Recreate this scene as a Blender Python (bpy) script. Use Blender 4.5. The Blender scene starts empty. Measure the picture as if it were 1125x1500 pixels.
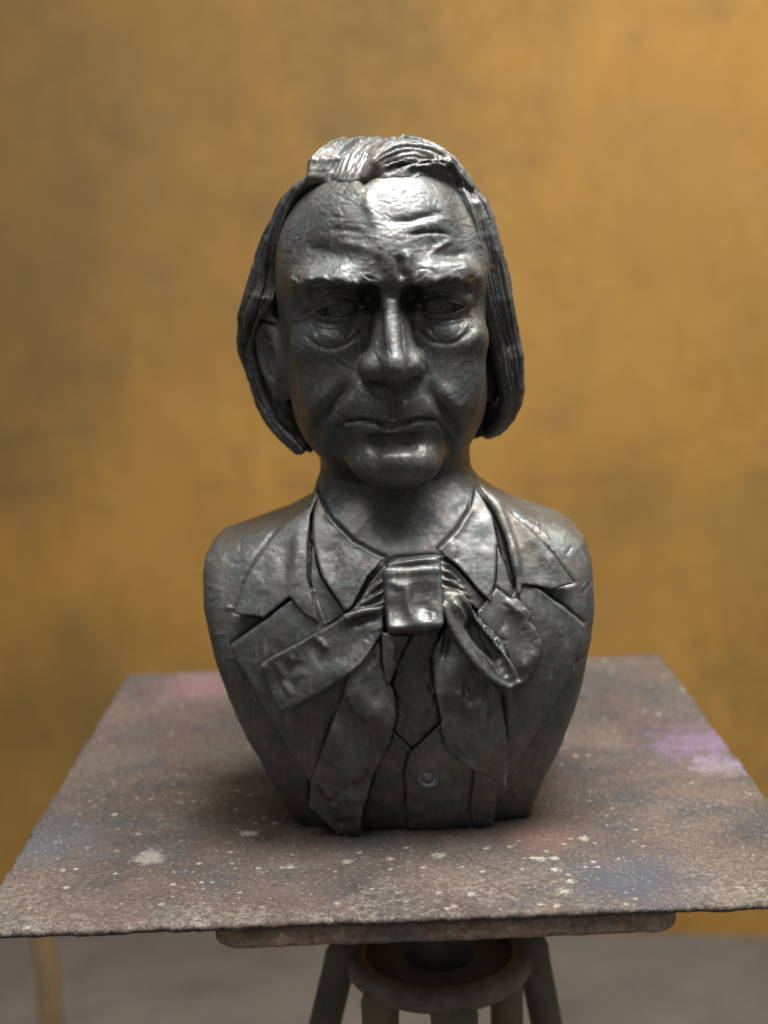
import bpy, math, time, random
import numpy as np
from mathutils import Vector, Matrix

T0 = time.time()
SC = bpy.context.scene
COL = SC.collection
TZ = 0.92                      # height of the modelling board's top above the floor (m)

# ------------------------------------------------------------------ camera
FPX, PITCH, ROLL = 2000.0, math.radians(10.2), math.radians(2.2)
CW = np.array([0, math.cos(PITCH), -math.sin(PITCH)])
_r0 = np.array([1.0, 0, 0]); _u0 = np.cross(_r0, CW)
CR = math.cos(ROLL) * _r0 - math.sin(ROLL) * _u0
CU = math.sin(ROLL) * _r0 + math.cos(ROLL) * _u0
CAM = np.array([-15.5, -986.2, 400.0])      # mm, relative to the board's top under the bust
cam = bpy.data.cameras.new('camera')
cam.sensor_fit = 'VERTICAL'; cam.sensor_height = 36.0; cam.lens = 36.0 * FPX / 1500.0
cam.clip_start = 0.05; cam.clip_end = 100
cam.dof.use_dof = True; cam.dof.focus_distance = 0.895; cam.dof.aperture_fstop = 3.6
cam_o = bpy.data.objects.new('camera', cam); COL.objects.link(cam_o)
m = Matrix.Identity(4)
for i in range(3):
    m[i][0] = CR[i]; m[i][1] = CU[i]; m[i][2] = -CW[i]
m[0][3], m[1][3], m[2][3] = CAM[0] / 1000, CAM[1] / 1000, CAM[2] / 1000 + TZ
cam_o.matrix_world = m
SC.camera = cam_o

# ------------------------------------------------------------------ light
world = bpy.data.worlds.new('World'); SC.world = world; world.use_nodes = True
bg = world.node_tree.nodes['Background']
bg.inputs[0].default_value = (1.0, 1.0, 1.0, 1); bg.inputs[1].default_value = WORLD_STRENGTH = 0.16
def area(name, loc, target, size, power, color=(1, 1, 1), size_y=None):
    l = bpy.data.lights.new(name, 'AREA'); l.energy = power; l.color = color
    l.shape = 'RECTANGLE'; l.size = size; l.size_y = size_y or size
    o = bpy.data.objects.new(name, l); COL.objects.link(o); o.location = loc
    o.rotation_euler = (Vector(target) - Vector(loc)).to_track_quat('-Z', 'Y').to_euler()
    return o
area('skylight_lamp', (0.20, -0.14, TZ + 1.60), (0.0, -0.04, TZ + 0.25), 0.7, 48, (1.0, 0.985, 0.96), 0.7)
area('front_skylight_lamp', (0.15, -0.72, TZ + 2.1), (0.0, -0.15, TZ + 0.2), 2.2, 42, (1.0, 1.0, 1.0), 0.8)
area('wall_fill_lamp', (1.1, 0.05, TZ + 1.7), (0.6, 1.5, TZ - 0.1), 1.6, 19, (1.0, 0.97, 0.92), 1.2)  # added fill lamp, brightens the wall behind the bust from the right
SC.view_settings.view_transform = 'Standard'; SC.view_settings.look = 'None'
SC.view_settings.exposure = 0.0; SC.view_settings.gamma = 1.0
SC.view_settings.use_curve_mapping = False
try:
    SC.cycles.use_denoising = True
except Exception:
    pass

# ------------------------------------------------------------------ sculpting kit (millimetres)
A = np.array
def ray(px, py):
    return CW * FPX + CR * (px - 562.5) - CU * (py - 750)
def at(px, py, Y):                       # point of the vertical plane y = Y
    d = ray(px, py); return CAM + d * ((Y - CAM[1]) / d[1])
def atz(px, py, Z):
    d = ray(px, py); return CAM + d * ((Z - CAM[2]) / d[2])

def hash3(i, j, k, s):
    n = (i * 374761393 + j * 668265263 + k * 2147483647 + s * 1274126177) & 0xffffffff
    n = ((n ^ (n >> 13)) * 1274126177) & 0xffffffff
    return ((n ^ (n >> 16)) & 0xffff) / 32767.5 - 1.0
def noise(P, scale, seed=0):
    q = P / scale; f = np.floor(q); t = q - f; i = f.astype(np.int64); t = t * t * (3 - 2 * t)
    r = 0
    for a in (0, 1):
        for b in (0, 1):
            for c in (0, 1):
                wgt = (t[:, 0] if a else 1 - t[:, 0]) * (t[:, 1] if b else 1 - t[:, 1]) * (t[:, 2] if c else 1 - t[:, 2])
                r = r + wgt * hash3(i[:, 0] + a, i[:, 1] + b, i[:, 2] + c, seed)
    return r
def smin(a, b, k):
    if np.ndim(k) == 0 and k <= 0: return np.minimum(a, b)
    h = np.maximum(k - np.abs(a - b), 0) / k
    return np.minimum(a, b) - h * h * k * 0.25
def smax(a, b, k): return -smin(-a, -b, k)

def rotm(rx=0, ry=0, rz=0):
    return A(Matrix.Rotation(math.radians(rz), 3, 'Z') @ Matrix.Rotation(math.radians(ry), 3, 'Y') @ Matrix.Rotation(math.radians(rx), 3, 'X'))

class Field:
    """A stack of sculpting operations, each with a bounding box, evaluated where it matters."""
    def __init__(s): s.ops = []; s.K = 0.0
    def add(s, fn, lo, hi, k=0.0, mode='add'):
        s.K = max(s.K, k); s.ops.append((fn, A(lo, float), A(hi, float), float(k), mode)); return s
    def __call__(s, P, m=4.0):
        if len(P) < 6000 or len(s.ops) < 25: return s.block(P, m, s.ops)
        b = np.floor((P - P.min(0)) / 14.0).astype(np.int64)
        order = np.argsort((b[:, 0] * 4096 + b[:, 1]) * 4096 + b[:, 2], kind='stable')
        D = np.empty(len(P)); LO = A([o[1] for o in s.ops]); HI = A([o[2] for o in s.ops])
        E = A([s.K + m if o[4] == 'add' else o[3] + m for o in s.ops])[:, None]
        for i in range(0, len(P), 3000):
            ix = order[i:i + 3000]; Q = P[ix]; lo, hi = Q.min(0), Q.max(0)
            use = np.nonzero(((LO - E < hi) & (HI + E > lo)).all(1))[0]
            D[ix] = s.block(Q, m, [s.ops[j] for j in use])
        return D
    def block(s, P, m, ops):
        D = np.full(len(P), 60.0)
        X, Y, Z = (np.ascontiguousarray(P[:, i]) for i in range(3))
        for fn, lo, hi, k, mode in ops:
            e = s.K + m if mode == 'add' else k + m if mode == 'sub' else 0.0
            a, b = lo - e, hi + e
            idx = np.nonzero((X > a[0]) & (X < b[0]) & (Y > a[1]) & (Y < b[1]) & (Z > a[2]) & (Z < b[2]))[0]
            if len(idx) == 0: continue
            Q = P[idx]
            if mode == 'add': D[idx] = smin(D[idx], fn(Q), k)
            elif mode == 'sub': D[idx] = smax(D[idx], -fn(Q), k)
            elif mode == 'clip': D[idx] = smax(D[idx], fn(Q), k)
            else: D[idx] -= fn(Q)
        return D
    # --- primitives
    def ell(s, c, r, k=8, mode='add', rot=None):
        c = A(c, float); r = A(r, float); R = None if rot is None else rotm(*rot)
        def fn(P):
            q = P - c
            if R is not None: q = q @ R
            a = np.linalg.norm(q / r, axis=1); b = np.linalg.norm(q / (r * r), axis=1)
            return a * (a - 1.0) / np.maximum(b, 1e-6)
        e = r if R is None else np.abs(R) @ r
        return s.add(fn, c - e, c + e, k, mode)
    def tube(s, pts, rad, k=4, mode='add', flat=None):
        """Chain of round cones; flat=(axis vector, factor) squashes the section along an axis."""
        pts = A(pts, float); rad = np.broadcast_to(A(rad, float), (len(pts),)).copy()
        if len(pts) > 4:
            for i in range(0, len(pts) - 1, 2): s.tube(pts[i:i + 3], rad[i:i + 3], k if i == 0 else min(k, 1.0), mode, flat)
            return s
        def fn(P):
            best = None
            for i in range(len(pts) - 1):
                a, b = pts[i], pts[i + 1]; ab = b - a
                t = np.clip((P - a) @ ab / max(ab @ ab, 1e-9), 0, 1)
                q = P - a - t[:, None] * ab
                if flat is not None:
                    ax = flat[0]; comp = q @ ax
                    q = q + np.outer(comp * (flat[1] - 1), ax)
                d = np.linalg.norm(q, axis=1) - (rad[i] + (rad[i + 1] - rad[i]) * t)
                best = d if best is None else np.minimum(best, d)
            return best
        return s.add(fn, pts.min(0) - rad.max(), pts.max(0) + rad.max(), k, mode)
    def depth_map(s, x0, y0, x1, y1, step=4.0, ys=-160.0, ye=120.0):
        """Sight-line distances to the surface on a grid of photograph pixels, so marks read off the photograph can be laid on the form."""
        gx = np.arange(x0, x1 + step, step); gy = np.arange(y0, y1 + step, step)
        XX, YY = np.meshgrid(gx, gy); px = XX.ravel(); py = YY.ravel()
        D = CW * FPX + np.outer(px - 562.5, CR) - np.outer(py - 750, CU); D /= np.linalg.norm(D, axis=1)[:, None]
        t = (ys - CAM[1]) / D[:, 1]; tmax = (ye - CAM[1]) / D[:, 1]; live = np.arange(len(t))
        for _ in range(70):
            d = s(CAM + D[live] * t[live][:, None], 25.0)
            t[live] = np.minimum(t[live] + np.clip(d * 0.7, -3, 14), tmax[live])
            live = live[(np.abs(d) > 0.05) & (t[live] < tmax[live])]
            if len(live) == 0: break
        s.dm = (x0, y0, step, t.reshape(XX.shape)); return s
    def trace(s, pix):
        x0, y0, st, g = s.dm; p = A(pix, float)
        u = np.clip((p[:, 0] - x0) / st, 0, g.shape[1] - 1.001); v = np.clip((p[:, 1] - y0) / st, 0, g.shape[0] - 1.001)
        i = u.astype(int); j = v.astype(int); a = u - i; b = v - j
        t = (g[j, i] * (1 - a) + g[j, i + 1] * a) * (1 - b) + (g[j + 1, i] * (1 - a) + g[j + 1, i + 1] * a) * b
        D = A([ray(*q) for q in p]); D /= np.linalg.norm(D, axis=1)[:, None]
        return CAM + D * t[:, None]

class Marks:
    """Raised and carved strokes laid over a sculpted mesh, applied along its normals."""
    def __init__(s, gain=1.0): s.st = []; s.noise = []; s.gain = gain
    def stroke(s, pts, w, amt, prof='g', taper=True, ys=0.3):
        pts = A(pts, float); n = len(pts); am = np.broadcast_to(A(amt, float), (n,)).copy()
        if taper and n > 2:
            L = np.r_[0, np.cumsum(np.linalg.norm(np.diff(pts, axis=0), axis=1))]; u = L / max(L[-1], 1e-9)
            g = np.clip(np.minimum(u, 1 - u) / (0.32 if taper is True else taper), 0, 1); am *= 0.05 + 0.95 * g * g * (3 - 2 * g)
        s.st.append((pts, float(w), am * s.gain, prof, ys))
    def grain(s, scale, amt, seed): s.noise.append((scale, amt, seed))
    def apply(s, V, Q):
        tri = V[Q]; fn = np.cross(tri[:, 2] - tri[:, 0], tri[:, 3] - tri[:, 1])
        N = np.zeros_like(V)
        for c in range(3):
            N[:, c] = sum(np.bincount(Q[:, k], fn[:, c], len(V)) for k in range(4))
        N /= np.maximum(np.linalg.norm(N, axis=1), 1e-9)[:, None]
        X, Y, Z = (np.ascontiguousarray(V[:, i]) for i in range(3)); D = np.zeros(len(V))
        CS = 5.0; ci = np.floor((V - V.min(0)) / CS).astype(np.int64) + 2; ck = (ci[:, 0] * 1024 + ci[:, 1]) * 1024 + ci[:, 2]
        co = np.argsort(ck); cs = ck[co]; v0 = V.min(0)
        nb = A([[i, j, k] for i in (-1, 0, 1) for j in (-1, 0, 1) for k in (-1, 0, 1)], np.int64)
        for pts, w, am, prof, ys in s.st:
            e = w * 2.4; lo = pts.min(0) - e; hi = pts.max(0) + e
            if ys == 1.0 and e < CS:
                sm = spline(pts, max(2, int(np.linalg.norm(np.diff(pts, axis=0), axis=1).sum() / 3)))
                q = (np.floor((sm - v0) / CS).astype(np.int64) + 2)[:, None] + nb[None]
                kk = np.unique((q[..., 0] * 1024 + q[..., 1]) * 1024 + q[..., 2])
                l, r = np.searchsorted(cs, kk), np.searchsorted(cs, kk, 'right')
                idx = np.concatenate([co[i:j] for i, j in zip(l, r)]) if len(kk) else co[:0]
            else:
                idx = np.nonzero((X > lo[0]) & (X < hi[0]) & (Z > lo[2]) & (Z < hi[2]) & (Y > lo[1] - 9) & (Y < hi[1] + 9))[0]
            if len(idx) == 0: continue
            P = V[idx] * A([1, ys, 1]); pp = pts * A([1, ys, 1])
            bd = np.full(len(P), 1e9); ba = np.zeros(len(P))
            for i in range(len(pp) - 1):
                a = pp[i]; ab = pp[i + 1] - a
                t = np.clip((P - a) @ ab / max(ab @ ab, 1e-9), 0, 1)
                q = P - a - t[:, None] * ab; d = np.sqrt((q * q).sum(1))
                u = d < bd; bd = np.where(u, d, bd); ba = np.where(u, am[i] + (am[i + 1] - am[i]) * t, ba)
            if prof == 'g': f = np.exp(-(bd / w) ** 2)
            elif prof == 'v': f = np.maximum(0, 1 - bd / (1.6 * w)) ** 1.3
            else: f = np.exp(-bd / w)
            if ys != 1.0: f = f * np.clip(0.25 - 1.7 * N[idx, 1], 0, 1)      # front strokes fade on faces that turn away
            D[idx] += ba * f
        for scale, amt, seed in s.noise: D += amt * noise(V, scale, seed)
        return V + N * D[:, None]

def spline(pts, n):
    """Catmull-Rom through the points, n samples in all."""
    p = A(pts, float); p = np.vstack([2 * p[0] - p[1], p, 2 * p[-1] - p[-2]])
    u = np.linspace(0, len(p) - 3 - 1e-6, n); i = u.astype(int); t = (u - i)[:, None]
    a, b, c, d = p[i], p[i + 1], p[i + 2], p[i + 3]
    return 0.5 * (2 * b + (c - a) * t + (2 * a - 5 * b + 4 * c - d) * t ** 2 + (3 * b - 3 * c + d - a) * t ** 3)

def voxel_mesh(f, lo, hi, h):
    """Sparse surface nets: refine cells near the zero level, then one vertex per crossing cell."""
    lo = A(lo, float); S = h * 16
    n = np.ceil((A(hi) - lo) / S).astype(int)
    g = np.stack(np.meshgrid(*[np.arange(k) for k in n], indexing='ij'), -1).reshape(-1, 3).astype(np.int64)
    size = 16
    while True:
        c = lo + (g + 0.5) * h * size
        d = f(c, h * size * 1.2)
        g = g[np.abs(d) < h * size * (1.25 if size > 1 else 1.0)]
        if size == 1: break
        o = np.stack(np.meshgrid([0, 1], [0, 1], [0, 1], indexing='ij'), -1).reshape(-1, 3)
        g = (g[:, None, :] * 2 + o[None]).reshape(-1, 3); size //= 2
    B = 1 << 20
    key = lambda q: (q[..., 0] * B + q[..., 1]) * B + q[..., 2]
    o = np.stack(np.meshgrid([0, 1], [0, 1], [0, 1], indexing='ij'), -1).reshape(-1, 3)
    ck = key(g[:, None, :] + o[None])                       # cell corner keys
    uk, inv = np.unique(ck, return_inverse=True); inv = inv.reshape(ck.shape)
    cq = np.stack([uk // (B * B), (uk // B) % B, uk % B], -1)
    V = np.empty(len(uk))
    for a in range(0, len(uk), 400000):
        V[a:a + 400000] = f(lo + cq[a:a + 400000] * h, h * 2)
    cv = V[inv]; ins = cv < 0
    act = ins.any(1) & ~ins.all(1)
    g, inv, cv, ins = g[act], inv[act], cv[act], ins[act]
    acc = np.zeros((len(g), 3)); cnt = np.zeros(len(g))
    E = [(a, b) for a in range(8) for b in range(a + 1, 8) if np.abs(o[a] - o[b]).sum() == 1]
    for a, b in E:
        x = ins[:, a] != ins[:, b]
        t = cv[x, a] / (cv[x, a] - cv[x, b])
        acc[x] += o[a] + (o[b] - o[a]) * t[:, None]; cnt[x] += 1
    verts = lo + (g + acc / cnt[:, None]) * h
    gk = key(g); order = np.argsort(gk); sk = gk[order]
    def find(q):
        k = key(q); p = np.clip(np.searchsorted(sk, k), 0, len(sk) - 1)
        return np.where(sk[p] == k, order[p], -1)
    quads = []
    for ax in range(3):
        b = [0, 0, 0]; b[ax] = 1
        ia = 0; ib = int(np.nonzero((o == b).all(1))[0][0])
        x = np.nonzero(ins[:, ia] != ins[:, ib])[0]
        u = np.zeros(3, int); v = np.zeros(3, int); u[(ax + 1) % 3] = 1; v[(ax + 2) % 3] = 1
        q = np.stack([x, find(g[x] - u), find(g[x] - u - v), find(g[x] - v)], -1)
        ok = (q >= 0).all(1); q = q[ok]; flip = ins[x[ok], ib]
        q[flip] = q[flip][:, ::-1]; quads.append(q)
    return verts, np.vstack(quads)

def link(name, verts, faces, mat, parent=None, smooth=True, mm=True):
    me = bpy.data.meshes.new(name)
    verts = np.asarray(verts, np.float32) * (0.001 if mm else 1.0)
    if isinstance(faces, np.ndarray):
        k = faces.shape[1]
        me.vertices.add(len(verts)); me.vertices.foreach_set('co', verts.ravel())
        me.loops.add(faces.size); me.loops.foreach_set('vertex_index', faces.astype(np.int32).ravel())
        me.polygons.add(len(faces))
        me.polygons.foreach_set('loop_start', np.arange(0, faces.size, k, dtype=np.int32))
        me.polygons.foreach_set('loop_total', np.full(len(faces), k, np.int32))
        me.update(calc_edges=True); me.validate()
    else:
        me.from_pydata([tuple(map(float, v)) for v in verts], [], faces); me.update()
    me.polygons.foreach_set('use_smooth', np.full(len(me.polygons), smooth))
    me.materials.append(mat)
    ob = bpy.data.objects.new(name, me); COL.objects.link(ob)
    if parent: ob.parent = parent
    return ob
def largest(v, q):
    """Keep the largest connected piece."""
    lab = np.arange(len(v))
    for _ in range(400):
        m_ = lab[q].min(1); new = lab.copy()
        for k in range(4): np.minimum.at(new, q[:, k], m_)
        new = new[new]
        if (new == lab).all(): break
        lab = new
    u, c = np.unique(lab, return_counts=True); keep = lab == u[c.argmax()]
    idx = np.cumsum(keep) - 1
    return v[keep], idx[q[keep[q[:, 0]]]]
def sculpt(name, f, lo, hi, h, mat, parent, marks=None, clean=False):
    t = time.time(); v, q = voxel_mesh(f, lo, hi, h)
    if clean: v, q = largest(v, q)
    t1 = time.time()
    if marks: v = marks.apply(v, q)
    print('SCULPT %-18s %7d quads %5.1f s %5.1f' % (name, len(q), t1 - t, time.time() - t1))
    return link(name, v, q, mat, parent)
def tag(o, label=None, cat=None, kind=None, group=None):
    for k, v in (('label', label), ('category', cat), ('kind', kind), ('group', group)):
        if v: o[k] = v
    return o

# ------------------------------------------------------------------ materials
class NT:
    def __init__(s, name):
        s.m = bpy.data.materials.new(name); s.m.use_nodes = True
        s.t = s.m.node_tree; s.b = s.t.nodes['Principled BSDF']
        s.co = s.t.nodes.new('ShaderNodeTexCoord')
    def n(s, typ, **kw):
        nd = s.t.nodes.new(typ)
        for k, v in kw.items(): setattr(nd, k, v)
        return nd
    def l(s, a, b): s.t.links.new(a, b)
    def noise(s, scale, detail=4, rough=0.6, vec=None, dist=0.0):
        nd = s.n('ShaderNodeTexNoise'); nd.inputs['Scale'].default_value = scale
        nd.inputs['Detail'].default_value = detail; nd.inputs['Roughness'].default_value = rough
        nd.inputs['Distortion'].default_value = dist
        s.l(vec or s.co.outputs['Object'], nd.inputs['Vector']); return nd.outputs['Fac']
    def ramp(s, fac, stops):
        nd = s.n('ShaderNodeValToRGB'); el = nd.color_ramp.elements
        while len(el) < len(stops): el.new(0.5)
        for e, (p, c) in zip(el, stops):
            e.position = p; e.color = c if len(c) == 4 else (*c, 1)
        s.l(fac, nd.inputs[0]); return nd.outputs[0]
    def rng(s, fac, a, b, c=0.0, d=1.0):
        nd = s.n('ShaderNodeMapRange'); nd.clamp = True
        for i, v in zip((1, 2, 3, 4), (a, b, c, d)): nd.inputs[i].default_value = v
        s.l(fac, nd.inputs[0]); return nd.outputs[0]
    def mix(s, fac, a, b, blend='MIX'):
        nd = s.n('ShaderNodeMix'); nd.data_type = 'RGBA'; nd.blend_type = blend
        for sock, v in ((nd.inputs[0], fac), (nd.inputs[6], a), (nd.inputs[7], b)):
            if hasattr(v, 'type') and hasattr(v, 'links'): s.l(v, sock)
            elif isinstance(v, (int, float)): sock.default_value = v
            else: sock.default_value = (*v, 1)
        return nd.outputs[2]
    def math(s, op, a, b=0.0):
        nd = s.n('ShaderNodeMath'); nd.operation = op
        for sock, v in ((nd.inputs[0], a), (nd.inputs[1], b)):
            if hasattr(v, 'links'): s.l(v, sock)
            else: sock.default_value = v
        return nd.outputs[0]
    def bump(s, height, strength, dist, prev=None):
        nd = s.n('ShaderNodeBump'); nd.inputs['Strength'].default_value = strength; nd.inputs['Distance'].default_value = dist
        s.l(height, nd.inputs['Height'])
        if prev is not None: s.l(prev, nd.inputs['Normal'])
        return nd.outputs['Normal']
    def vmap(s, scale=(1, 1, 1), rot=(0, 0, 0), loc=(0, 0, 0)):
        nd = s.n('ShaderNodeMapping'); nd.inputs['Scale'].default_value = scale; nd.inputs['Rotation'].default_value = rot
        nd.inputs['Location'].default_value = loc
        s.l(s.co.outputs['Object'], nd.inputs['Vector']); return nd.outputs[0]

def bronze(name):
    """Dark cast bronze: brown-black patina, greyer where rubbed, with greenish and brown bloom."""
    t = NT(name)
    big = t.noise(14, 5, 0.65); mid = t.noise(70, 6, 0.7); small = t.noise(800, 3, 0.6)
    scr = t.noise(240, 4, 0.65, t.vmap((1, 1, .22), (0.3, 0.5, 0.2)), 0.6); scr2 = t.noise(260, 4, 0.65, t.vmap((.2, 1, 1), (0.2, 0.3, 0.5), (3, 2, 1)), 0.6)
    c = t.mix(t.rng(big, 0.32, 0.68), (0.070, 0.067, 0.062), (0.150, 0.147, 0.140))
    c = t.mix(t.math('MULTIPLY', t.rng(mid, 0.46, 0.60), 0.65), c, (0.078, 0.098, 0.09))
    c = t.mix(t.math('MULTIPLY', t.rng(t.noise(26, 5, 0.7, t.vmap(loc=(3, 1, 7))), 0.50, 0.66), 0.5), c, (0.135, 0.107, 0.08))
    c = t.mix(t.math('MULTIPLY', t.rng(t.noise(120, 5, 0.75, t.vmap(loc=(8, 4, 2))), 0.55, 0.68), 0.5), c, (0.06, 0.058, 0.055))
    c = t.mix(t.math('MULTIPLY', t.rng(scr, 0.55, 0.68), 0.5), c, (0.24, 0.236, 0.226))
    t.l(c, t.b.inputs['Base Color'])
    t.b.inputs['Metallic'].default_value = 0.62
    t.b.inputs['Coat Weight'].default_value = 0.34; t.b.inputs['Coat Roughness'].default_value = 0.26
    r = t.math('ADD', t.rng(mid, 0.3, 0.7, 0.46, 0.64), t.rng(small, 0.3, 0.7, -0.06, 0.06))
    t.l(r, t.b.inputs['Roughness'])
    n1 = t.bump(scr, 0.42, 0.0007); n2 = t.bump(scr2, 0.42, 0.0007, n1); n3 = t.bump(small, 0.12, 0.0004, n2)
    t.l(n3, t.b.inputs['Normal'])
    return t.m
BRONZE = bronze('bronze')

# ------------------------------------------------------------------ the bust: head
bust = bpy.data.objects.new('bust', None); COL.objects.link(bust); bust.location = (0, 0, TZ)
tag(bust, 'dark bronze bust of a frowning long-haired man in a bow tie', 'bust')

R1 = lambda x, y: (330 + x / 2.4457, 190 + y / 2.4457)      # pixel readings taken from enlargements
R2 = lambda x, y: (400 + x / 3.309, 380 + y / 3.309)
R3 = lambda x, y: (420 + x / 3.75, 560 + y / 3.75)
R4 = lambda x, y: (290 + x / 1.9397, 690 + y / 1.9397)
R7 = lambda x, y: (430 + x / 3.75, 200 + y / 3.75)

H = Field()
H.ell((-9, 8, 398), (74, 92, 78), 0)                          # skull
H.ell((-8, -20, 416), (66, 67, 56), 25)                       # forehead
H.ell((-9, -10, 350), (72, 58, 76), 25)                       # face
H.ell((-8.5, -20, 303), (67, 57, 52), 22)                       # jaw
H.ell((-6, -70, 270), (31, 23, 19), 18)                       # chin
H.tube([(-6, 6, 320), (-6, 10, 240), (-6, 14, 150)], [52, 54, 60], 16)   # neck
H.ell((-7, -65, 308), (37, 28, 25), 16)                       # mouth mound
for c in ((-51, -59, 350), (36, -60, 350)): H.ell(c, (21, 17, 14), 22)   # cheekbones
for c in ((-44, -55, 321), (31, -56, 321)): H.ell(c, (23, 22, 31), 20)   # cheeks
# brow shelf, sockets cut under it, nose
H.tube([(-16, -91, 391), (-36, -91, 394.5), (-55, -83, 394), (-64, -71, 391)], [6.5, 7.5, 7, 4.5], 15)
H.tube([(4, -91, 391), (23, -91, 395), (40, -84, 395), (49, -71, 391)], [6.5, 7.5, 7, 4.5], 15)
for x in (-57, 40): H.ell((x, -36, 392), (20, 30, 32), 20)    # temples
H.ell((-6, -85, 405), (16, 13, 17), 14)                       # glabella
H.tube([(-6, -76, 382), (-6, -86, 354), (-6, -91, 338)], [9, 14, 17], 9)
for c in ((-41, -104, 374), (28, -104, 373)):
    H.ell(c, (26, 38, 14.5), 3, 'sub')
H.ell((-21, -100, 379), (10, 33, 10.5), 3, 'sub'); H.ell((9, -100, 378), (10, 33, 10.5), 3, 'sub')
H.ell((-57, -95, 378), (10, 26, 9), 2.5, 'sub'); H.ell((44, -95, 378), (9, 26, 9), 2.5, 'sub')
for c in ((-44, -60, 352), (31, -60, 352)): H.ell(c, (24, 19, 14), 10)   # lower rim of the socket
H.tube([(-6, -84, 390), (-6, -96, 368), (-5, -111, 341)], [6.0, 4.6, 5.0], 4.5)
H.ell((-5, -109, 335.5), (7.4, 9, 7.2), 8)
H.ell((-20.5, -91, 335), (7.6, 13, 8.6), 8); H.ell((8.5, -91, 336), (7.4, 13, 8.6), 8)
H.tube([(-5, -107, 331), (-5, -92, 325)], [4.2, 5.5], 5)
H.ell((-16, -97, 323.5), (6, 9, 4.6), 2.0, 'sub', rot=(25, 12, 12)); H.ell((5.5, -97, 324), (6.2, 9, 5), 2.0, 'sub', rot=(25, -14, -12))
# eyes
def eye(cx, cz, side):
    cy = -66.5
    H.ell((cx + side * 1.5, cy - 1, cz - 0.5), (18.5, 15.2, 10), 3)
    H.tube([(cx - side * 6, cy - 8, cz + 13), (cx + side * 8, cy - 10, cz + 10), (cx + side * 18, cy - 4, cz + 3)], [3, 4.5, 4], 6)   # hooded fold                        # lids
    def almond(P):
        x = (P[:, 0] - cx) / 17.0
        z = P[:, 2] - cz - 1.2 * (x * side) * -1
        up = 3.2 * np.maximum(0, 1 - np.abs(x) ** 2.2); dn = 4.6 * np.maximum(0, 1 - np.abs(x) ** 2.4)
        return np.maximum(np.maximum(z - up, -dn - z), P[:, 1] - (cy - 6)) * 0.8
    H.add(almond, (cx - 18, -100, cz - 8), (cx + 18, cy - 6, cz + 8), 1.0, 'sub')
    H.ell((cx, cy, cz), (13.2, 11.6, 12.8), 0.5)
    def iris(P):
        r = np.hypot(P[:, 0] - cx, P[:, 2] - cz)
        return -0.22 * np.exp(-((r - 5.6) / 1.1) ** 2) - 1.8 * np.exp(-(r / 2.3) ** 4) + 0.6 * np.exp(-(((P[:, 0] - cx - .9) ** 2 + (P[:, 2] - cz - 1.2) ** 2) / 0.8))
    H.add(iris, (cx - 9, -95, cz - 9), (cx + 9, -60, cz + 9), 0, 'disp')
eye(-38.8, 373.2, -1); eye(25.9, 372.6, 1)

H.depth_map(340, 200, 790, 760)
HM = Marks()
def line(conv, pts, n=None):
    q = H.trace([conv(*p) for p in pts]); return spline(q, n or 3 * len(pts)) if len(pts) > 2 else q
# the folds above the lids and the lid rims
for P_ in ([(105, 300), (150, 268), (215, 215), (285, 178), (340, 178), (400, 200), (450, 250)],
           [(690, 245), (735, 200), (790, 168), (840, 172), (900, 200), (950, 255)]):
    HM.stroke(line(R2, P_), 1.6, -1.5, 'g')
for P_ in ([(130, 262), (200, 190), (280, 150), (340, 150)], [(740, 175), (800, 148), (870, 160), (940, 215)]):
    HM.stroke(line(R2, P_), 2.2, 1.3)
for P_ in ([(180, 283), (250, 294), (330, 298), (400, 292), (445, 280)], [(700, 275), (760, 284), (820, 282), (890, 278), (935, 268)]):
    HM.stroke(line(R2, P_), 1.3, 1.0)
HM.stroke(line(R2, [(190, 285), (150, 298), (105, 310), (85, 312)]), 1.3, -1.2)
HM.stroke(line(R2, [(930, 272), (965, 285), (985, 300)]), 1.3, -1.0)
# bags under the eyes
HM.stroke(line(R2, [(190, 320), (240, 365), (310, 375), (380, 345)]), 7, 1.6)
HM.stroke(line(R2, [(740, 310), (790, 345), (850, 355), (920, 325)]), 7, 1.6)
HM.stroke(line(R2, [(155, 330), (170, 380), (215, 415), (280, 432), (340, 415), (400, 375), (450, 315)]), 2.0, -1.6)
HM.stroke(line(R2, [(705, 300), (715, 350), (760, 390), (830, 405), (890, 395), (950, 350), (985, 300)]), 2.0, -1.6)
rg = random.Random(4)
for k in range(7):
    o = k * 15
    HM.stroke(line(R2, [(170 + o * .5, 300 + o * .75), (215 + o * .2, 330 + o * .8), (290, 345 + o * .75), (360 - o * .1, 325 + o * .7), (430 - o * .4, 300 + o * .45)]), 0.8, -0.85, 'g', taper=.2)
    if k < 6:
        HM.stroke(line(R2, [(715 + o * .6, 290 + o * .7), (760 + o * .3, 318 + o * .75), (830, 325 + o * .8), (890, 310 + o * .75), (945 - o * .3, 290 + o * .5)]), 0.8, -0.85, 'g', taper=.2)
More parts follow.
